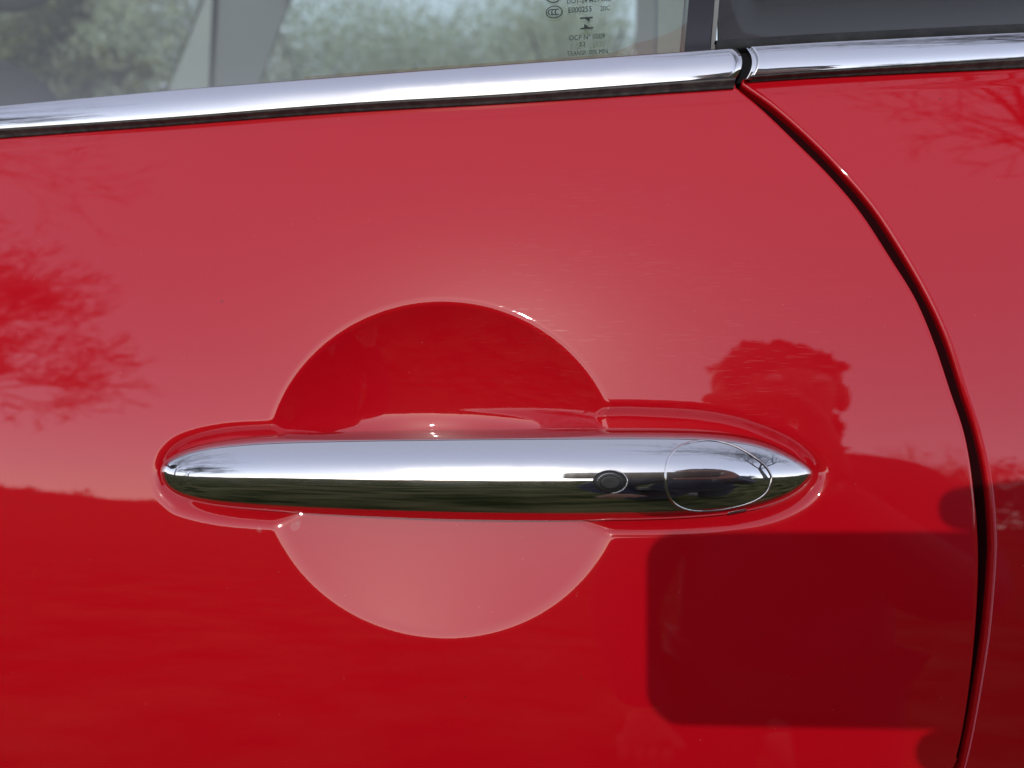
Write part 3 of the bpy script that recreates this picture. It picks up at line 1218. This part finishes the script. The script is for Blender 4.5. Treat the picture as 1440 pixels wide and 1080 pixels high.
def seg_mesh(name, segs, M, parent, sides=4):
    V, F = [], []
    for p, q, r0, r1 in segs:
        d = (q - p)
        if d.length < 1e-6:
            continue
        d.normalize()
        a = d.orthogonal().normalized()
        b = d.cross(a)
        s = len(V)
        for (c, r) in ((p, r0), (q, r1)):
            for k in range(sides):
                t = 2 * math.pi * k / sides
                V.append(c + a * (r * math.cos(t)) + b * (r * math.sin(t)))
        for k in range(sides):
            F.append((s + k, s + (k + 1) % sides, s + sides + (k + 1) % sides, s + sides + k))
    return mesh(name, V, F, M, parent, True)


def bare_tree(loc, h, seed, label, spread=0.75, levels=6, group='bare trees round the field', twig=1.0):
    rnd = random.Random(seed)
    t = thing('bare_tree', loc, label, 'tree', group)
    trunk, crown = [], []

    def grow(p, d, L, r, lv):
        n = 3 if lv < 3 else 2
        q = p
        rr = r
        for k in range(n):
            dd = (d + Vector((rnd.gauss(0, .12), rnd.gauss(0, .12), rnd.gauss(0.03, .08)))).normalized()
            e = q + dd * (L / n)
            r2 = rr * 0.86
            (trunk if lv < 2 else crown).append((q.copy(), e.copy(), rr, r2))
            q, rr, d = e, r2, dd
            if lv >= 1 and lv < levels and rnd.random() < 0.75:
                branch(q, d, L, rr, lv + 1, 0.6)
        if lv < levels:
            for _ in range(3 if lv < 3 else 2):
                branch(q, d, L, rr, lv + 1, 0.74)

    def branch(q, d, L, r, lv, f):
        s = Vector((rnd.gauss(0, 1), rnd.gauss(0, 1), rnd.gauss(0.15, .6))).normalized()
        s = (s - d * s.dot(d)).normalized()
        a = spread * rnd.uniform(0.6, 1.25)
        dd = (d * math.cos(a) + s * math.sin(a)).normalized()
        grow(q, dd, L * f * rnd.uniform(0.8, 1.15), max(r * 0.62, 0.006 * twig), lv)

    grow(Vector((0, 0, 0)), Vector((0, 0, 1)), h * 0.30, h * 0.022, 0)
    seg_mesh('trunk', trunk, BARK, t, 7)
    seg_mesh('crown', crown, BARK, t, 3)
    return t


def leaf_mass(name, c, r, n, size, M, parent, seed, spread=0.16):
    rs = np.random.RandomState(seed)
    cl = rs.normal(size=(max(10, n // 90), 3))
    cl /= np.linalg.norm(cl, axis=1, keepdims=True)
    cl *= rs.uniform(0.35, 0.95, (len(cl), 1))
    k = rs.randint(0, len(cl), n)
    p = cl[k] + rs.normal(size=(n, 3)) * spread
    p = p * np.array(r) + np.array(c)
    a = rs.normal(size=(n, 3)); a /= np.linalg.norm(a, axis=1, keepdims=True)
    b = rs.normal(size=(n, 3)); b -= a * (a * b).sum(1, keepdims=True); b /= np.linalg.norm(b, axis=1, keepdims=True)
    s = size * rs.uniform(0.5, 1.3, (n, 1))
    V = np.stack([p - a * s, p + b * s * 0.5, p + a * s, p - b * s * 0.5], axis=1).reshape(-1, 3)
    F = np.arange(n * 4).reshape(n, 4)
    return mesh(name, V, F, M, parent, False)


def leafy_tree(loc, h, wd, seed, label, M=LEAF, group='leafy trees beyond the car', n=3500, leaf=0.03):
    t = thing('leafy_tree', loc, label, 'tree', group)
    rnd = random.Random(seed)
    segs = [(Vector((0, 0, 0)), Vector((0.1, 0, h * 0.4)), h * 0.03, h * 0.02)]
    for k in range(6):
        a = rnd.uniform(0, 6.28)
        segs.append((Vector((0.1, 0, h * 0.38)), Vector((math.cos(a) * wd * 0.35, math.sin(a) * wd * 0.35, h * rnd.uniform(0.55, 0.85))), h * 0.014, h * 0.005))
    seg_mesh('trunk', segs, BARK, t, 6)
    leaf_mass('crown', (0, 0, h * 0.55), (wd / 2, wd / 2, h * 0.45), n, h * leaf, M, t, seed)
    return t


def ground_at(px, py, L):
    """foot of a thing that stands L metres away where the paint mirrors it"""
    p, d = reflect_at(px, py)
    hd = Vector((d.x, d.y, 0)).normalized()
    q = p + hd * L
    return (q.x, q.y, 0.0)


bare_tree(ground_at(-140, 500, 9), 6.1, 5, 'broad bare tree standing in front of the car, left of the sun', 0.62, 7, twig=0.9)
bare_tree(ground_at(-520, 500, 13), 13.0, 8, 'tall bare tree farthest forward along the car', 0.7)
bare_tree(ground_at(1640, 400, 9), 14.5, 12, 'tall bare tree whose dense twigs show at the right of the paint', 0.7, 6, twig=1.3)
bare_tree(ground_at(-240, 600, 75), 10.0, 3, 'small bare tree far across the field', 0.7, 5)
for k, (px, L, h) in enumerate(((-300, 90, 4), (40, 110, 2.6), (420, 120, 3), (640, 130, 3), (850, 120, 3), (1290, 38, 5.2), (1430, 36, 5.8))):
    leafy_tree(ground_at(px, 650, L), h, h * 1.6, 40 + k,
               ['dark shrub at the far left end of the field', 'low dark shrub left of the tall gap', 'broad low shrub across the field', 'smallest shrub on the horizon',
                'rounded shrub behind the photographer', 'tall dark shrub right of the photographer', 'tallest dark shrub at the right end of the field'][k], LEAF, 'dark shrubs across the field', 5000)
bare_tree(ground_at(1330, 600, 30), 6.6, 21, 'slim bare tree right behind the kneeling photographer', 0.6, 6)
rs = np.random.RandomState(3)
n = 36000
az = rs.uniform(0, 2 * math.pi, n)
rad = rs.uniform(150, 170, n)
p = np.stack([rad * np.sin(az), rad * np.cos(az), np.abs(rs.normal(0, 1, n)) * (0.8 + 0.4 * np.sin(az * 23) + 0.3 * np.sin(az * 61 + 1))], axis=-1)
a = rs.normal(size=(n, 3)); b = rs.normal(size=(n, 3))
V = np.stack([p - a * 0.7, p + b * 0.5, p + a * 0.7, p - b * 0.5], axis=1).reshape(-1, 3)
tag(mesh('hedgerow', V, np.arange(n * 4).reshape(n, 4), LEAF, None, False), kind='stuff')


def beyond(px, py, L):
    d = ray(px, py)
    hd = Vector((d.x, d.y, 0)).normalized()
    q = CAM + hd * L
    return (q.x, q.y, 0.0)


for k, (px, L, h, wd, lb) in enumerate((
        (190, 24, 10.0, 9, 'pale tree seen through the window left of the grey pillar'),
        (20, 26, 11.0, 9, 'pale tree at the far left of the window'),
        (455, 26, 9.4, 10, 'pale tree just right of the grey pillar'),
        (570, 30, 9.6, 10, 'pale tree with sky between its branches, mid window'),
        (690, 26, 9.3, 9, 'dense pale tree at mid window'),
        (800, 24, 9.0, 6, 'pale tree behind the printed marks'),
        (960, 34, 7.5, 8, 'pale tree farthest right in the window'))):
    leafy_tree(beyond(px, 60, L), h, wd, 70 + k, lb, LEAF3, 'trees beyond the car', 45000, 0.0065)
sh = thing('shrub', beyond(5, 60, 5.0), 'olive green shrub with drooping feathery branches seen through the window at the left', 'shrub')
rnd = random.Random(4)
sv, segs = [], [(Vector((0, 0, 0)), Vector((-0.1, 0, 1.15)), 0.05, 0.03)]
rs = np.random.RandomState(8)
for k in range(9):
    ang = rnd.uniform(-0.5, 1.2)
    p = Vector((-0.1, 0, 1.0 + 0.12 * k))
    d = Vector((math.cos(ang), rnd.uniform(-0.3, 0.3), math.sin(ang)))
    for j in range(7):
        q = p + d * 0.13
        segs.append((p.copy(), q.copy(), 0.016 - 0.0018 * j, 0.015 - 0.0018 * j))
        for _ in range(44):
            c = p.lerp(q, rnd.random()) + Vector((rnd.gauss(0, .035), rnd.gauss(0, .05), rnd.gauss(0, .035)))
            sv.append(c)
        p = q
        d = (d + Vector((0.03, 0, rnd.uniform(-0.02, 0.16)))).normalized()
seg_mesh('stem', segs, LEAF2, sh, 5)
p = np.array([tuple(c) for c in sv])
a = rs.normal(size=p.shape) * 0.022
b = rs.normal(size=p.shape) * 0.010
V = np.stack([p - a, p + b, p + a, p - b], axis=1).reshape(-1, 3)
mesh('foliage', V, np.arange(len(V)).reshape(-1, 4), LEAF2, sh, False)


# ------------------------------------------------------------------ the phone and the person who holds it (behind the camera, seen mirrored and as a shadow)
PHL, PHW, PHT = 0.150, 0.063, 0.008
ph_c = CAM - FWD * (0.006 + PHT / 2) + RIGHT * (PHL / 2 - 0.0135) + UP * (-PHW / 2 + 0.0135)
phone = thing('phone', ph_c, 'black phone held up in one hand to photograph the door', 'phone')
PM = Matrix.Identity(4)
for i in range(3):
    PM[i][0], PM[i][1], PM[i][2], PM[i][3] = RIGHT[i], UP[i], -FWD[i], ph_c[i]
phone.matrix_world = PM


def rounded_slab(name, L, W, T, r, z0, M, parent, n=8):
    pts = []
    for cx, cy, a0 in ((L / 2 - r, W / 2 - r, 0), (-L / 2 + r, W / 2 - r, 90), (-L / 2 + r, -W / 2 + r, 180), (L / 2 - r, -W / 2 + r, 270)):
        for k in range(n + 1):
            a = R(a0 + 90 * k / n)
            pts.append((cx + r * math.cos(a), cy + r * math.sin(a)))
    m_ = len(pts)
    V = [(x, y, z0 - T / 2) for x, y in pts] + [(x, y, z0 + T / 2) for x, y in pts]
    F = [tuple(range(m_))[::-1], tuple(range(m_, 2 * m_))] + [(i, (i + 1) % m_, m_ + (i + 1) % m_, m_ + i) for i in range(m_)]
    return mesh(name, V, F, M, parent, False)


rounded_slab('phone_body', PHL, PHW, PHT, 0.010, 0, PHONE, phone)
rounded_slab('screen', PHL - 0.005, PHW - 0.005, 0.0006, 0.008, PHT / 2 + 0.0004, SCREEN, phone)
for dx, dy in ((0.0135, -0.0135), (0.0135, -0.034)):
    if dy < -0.02:
        bm = bmesh.new()
        bmesh.ops.create_cone(bm, cap_ends=True, segments=24, radius1=0.0065, radius2=0.006, depth=0.002)
        me = bpy.data.meshes.new('lens')
        bm.to_mesh(me); bm.free()
        o = link('lens', me, SCREEN, phone, False)
        o.location = (-PHL / 2 + dx, PHW / 2 + dy, -PHT / 2 - 0.0011)


def skin(name, verts, edges, radii, M, parent, sub=2, root=0):
    me = bpy.data.meshes.new(name)
    me.from_pydata([tuple(v) for v in verts], edges, [])
    o = link(name, me, M, parent, False)
    md = o.modifiers.new('skin', 'SKIN')
    md.use_smooth_shade = True
    sv = me.skin_vertices[0].data
    for i, r in enumerate(radii):
        sv[i].radius = (r, r) if not isinstance(r, tuple) else r
        sv[i].use_root = (i == root)
    o.modifiers.new('subdivision', 'SUBSURF').levels = sub
    o.modifiers['subdivision'].render_levels = sub
    return o


_, hd_dir = reflect_at(1100, 545)
hd_p, _ = reflect_at(1100, 545)
HEAD = hd_p + hd_dir * 0.80 - Vector((0, 0, 0.012))
person = thing('person', (HEAD.x, HEAD.y - 0.05, 0), 'person in a navy jacket kneeling behind the camera, holding up a phone', 'person')
PI_ = Matrix.Translation(person.location).inverted()


def pskin(name, verts, edges, radii, M, **kw):
    return skin(name, [PI_ @ Vector(v) for v in verts], edges, radii, M, person, **kw)


H = HEAD
neck = H + Vector((0.0, -0.035, -0.14))
chest = H + Vector((0.01, -0.06, -0.33))
belly = H + Vector((0.01, -0.07, -0.50))
hip = Vector((H.x + 0.01, H.y - 0.08, 0.50))
shr, shl = neck + Vector((0.19, -0.01, -0.055)), neck + Vector((-0.17, -0.01, -0.045))
wrist = ph_c + RIGHT * 0.095 + UP * -0.055 - FWD * 0.045
elbow = (shr + wrist) / 2 + Vector((0.10, -0.03, -0.16))
ell, wrl = shl + Vector((-0.05, -0.04, -0.27)), shl + Vector((-0.02, 0.08, -0.50))
knr, knl = Vector((H.x + 0.12, H.y + 0.02, 0.07)), Vector((H.x - 0.10, H.y + 0.02, 0.07))
ftr, ftl = knr + Vector((0.0, -0.42, 0.0)), knl + Vector((0.0, -0.42, 0.0))
pskin('body', [hip, belly, chest, neck, H + Vector((0, -0.01, -0.055)), H, H + Vector((0, -0.005, 0.06))],
      [(i, i + 1) for i in range(6)], [0.12, 0.12, 0.13, 0.055, 0.066, 0.082, 0.072], SKIN)
pskin('jacket', [hip + Vector((0, 0, -0.02)), belly, chest, neck + Vector((0, 0, -0.03)), neck + Vector((0.09, 0, -0.04)), shr, elbow, wrist, neck + Vector((-0.09, 0, -0.04)), shl, ell, wrl],
      [(0, 1), (1, 2), (2, 3), (2, 4), (4, 5), (5, 6), (6, 7), (2, 8), (8, 9), (9, 10), (10, 11)],
      [(0.165, 0.13), (0.165, 0.13), (0.175, 0.13), 0.07, 0.085, 0.085, 0.062, 0.040, 0.085, 0.08, 0.055, 0.04], JACKET)
pskin('trousers', [hip, hip + Vector((0.09, 0, -0.04)), knr, ftr, hip + Vector((-0.09, 0, -0.04)), knl, ftl],
      [(0, 1), (1, 2), (2, 3), (0, 4), (4, 5), (5, 6)], [0.12, 0.10, 0.068, 0.045, 0.10, 0.068, 0.045], TROUSER)
for f in (ftr, ftl):
    blob('shoe', PI_ @ (f + Vector((0, -0.05, -0.01))), (0.045, 0.11, 0.05), DARKTRIM, person)
# right hand: palm past the phone's end, index and middle finger along the top edge, thumb along the bottom edge, two fingers behind
palm = ph_c + RIGHT * 0.100 - FWD * 0.026 + UP * -0.004
hv, he, hr_ = [wrist, (wrist + palm) / 2, palm], [(0, 1), (1, 2)], [0.026, 0.030, 0.027]
hw = PHW / 2


def finger(*pts):
    s_ = len(hv)
    for k, (p_, r_) in enumerate(pts):
        hv.append(p_)
        hr_.append(r_)
        he.append((2 if k == 0 else s_ + k - 1, s_ + k))


finger((palm + UP * 0.026 + FWD * 0.012, 0.0115), (ph_c + RIGHT * 0.080 + UP * (hw + 0.013), 0.0095), (ph_c + RIGHT * 0.046 + UP * (hw + 0.0095), 0.0085), (ph_c + RIGHT * 0.018 + UP * (hw + 0.0078), 0.0070))
finger((palm + UP * 0.024 - FWD * 0.006, 0.0115), (ph_c + RIGHT * 0.078 + UP * (hw + 0.014) - FWD * 0.018, 0.0095), (ph_c + RIGHT * 0.050 + UP * (hw + 0.009) - FWD * 0.019, 0.0085), (ph_c + RIGHT * 0.024 + UP * (hw + 0.004) - FWD * 0.016, 0.0070))
finger((palm + UP * 0.010 - FWD * 0.008, 0.011), (ph_c + RIGHT * 0.066 + UP * 0.010 - FWD * 0.034, 0.0092), (ph_c + RIGHT * 0.046 + UP * 0.006 - FWD * 0.026, 0.0082), (ph_c + RIGHT * 0.040 + UP * 0.002 - FWD * 0.013, 0.0070))
finger((palm + UP * -0.006 - FWD * 0.008, 0.010), (ph_c + RIGHT * 0.070 + UP * -0.010 - FWD * 0.032, 0.0082), (ph_c + RIGHT * 0.054 + UP * -0.013 - FWD * 0.024, 0.0074), (ph_c + RIGHT * 0.048 + UP * -0.016 - FWD * 0.012, 0.0062))
finger((palm + UP * -0.020 + FWD * 0.010, 0.014), (ph_c + RIGHT * 0.074 - UP * (hw + 0.013), 0.0115), (ph_c + RIGHT * 0.046 - UP * (hw + 0.010), 0.0098), (ph_c + RIGHT * 0.012 - UP * (hw + 0.0082), 0.0078))
pskin('hand', hv, he, hr_, SKIN)
lh = [wrl, wrl + Vector((0, 0.02, -0.06))]
lhe, lhr = [(0, 1)], [0.026, 0.032]
for k in range(4):
    b0 = lh[1] + Vector((-0.028 + 0.019 * k, 0.012, -0.035))
    s = len(lh)
    lh += [b0, b0 + Vector((0, 0.012, -0.03)), b0 + Vector((0, 0.004, -0.055 - 0.004 * (k in (1, 2))))]
    lhe += [(1, s), (s, s + 1), (s + 1, s + 2)]
    lhr += [0.0105, 0.009, 0.0072]
s = len(lh)
lh += [lh[1] + Vector((0.035, 0.02, 0.0)), lh[1] + Vector((0.045, 0.035, -0.03))]
lhe += [(1, s), (s, s + 1)]
lhr += [0.012, 0.009]
pskin('hand', lh, lhe, lhr, SKIN)
# face
for sx in (-1, 1):
    blob('eye', PI_ @ (H + Vector((0.031 * sx, 0.074, 0.005))), (0.012, 0.010, 0.009), WHITE, person, 12)
    blob('ear', PI_ @ (H + Vector((0.082 * sx, -0.005, -0.005))), (0.012, 0.02, 0.032), SKIN, person, 12)
blob('nose', PI_ @ (H + Vector((0, 0.092, -0.018))), (0.013, 0.016, 0.022), SKIN, person, 12)
blob('mouth', PI_ @ (H + Vector((0, 0.078, -0.055))), (0.025, 0.010, 0.007), mat('lips', (0.4, 0.15, 0.12), 0.5), person, 12)
hair_low = leaf_mass('hair', PI_ @ (H + Vector((0, -0.045, -0.07))), (0.092, 0.06, 0.10), 9000, 0.010, HAIR, person, 10, 0.08)
hair = leaf_mass('hair', PI_ @ (H + Vector((0, -0.03, 0.045))), (0.096, 0.10, 0.082), 16000, 0.010, HAIR, person, 9, 0.05)
blob('hair', PI_ @ (H + Vector((0, -0.035, 0.035))), (0.094, 0.098, 0.084), HAIR, person)
blob('hair', PI_ @ (H + Vector((0, -0.055, -0.07))), (0.090, 0.062, 0.10), HAIR, person)
print('camera', tuple(CAM), 'sun elevation', math.degrees(SUN_EL), 'azimuth', math.degrees(SUN_AZ), 'head', tuple(HEAD))
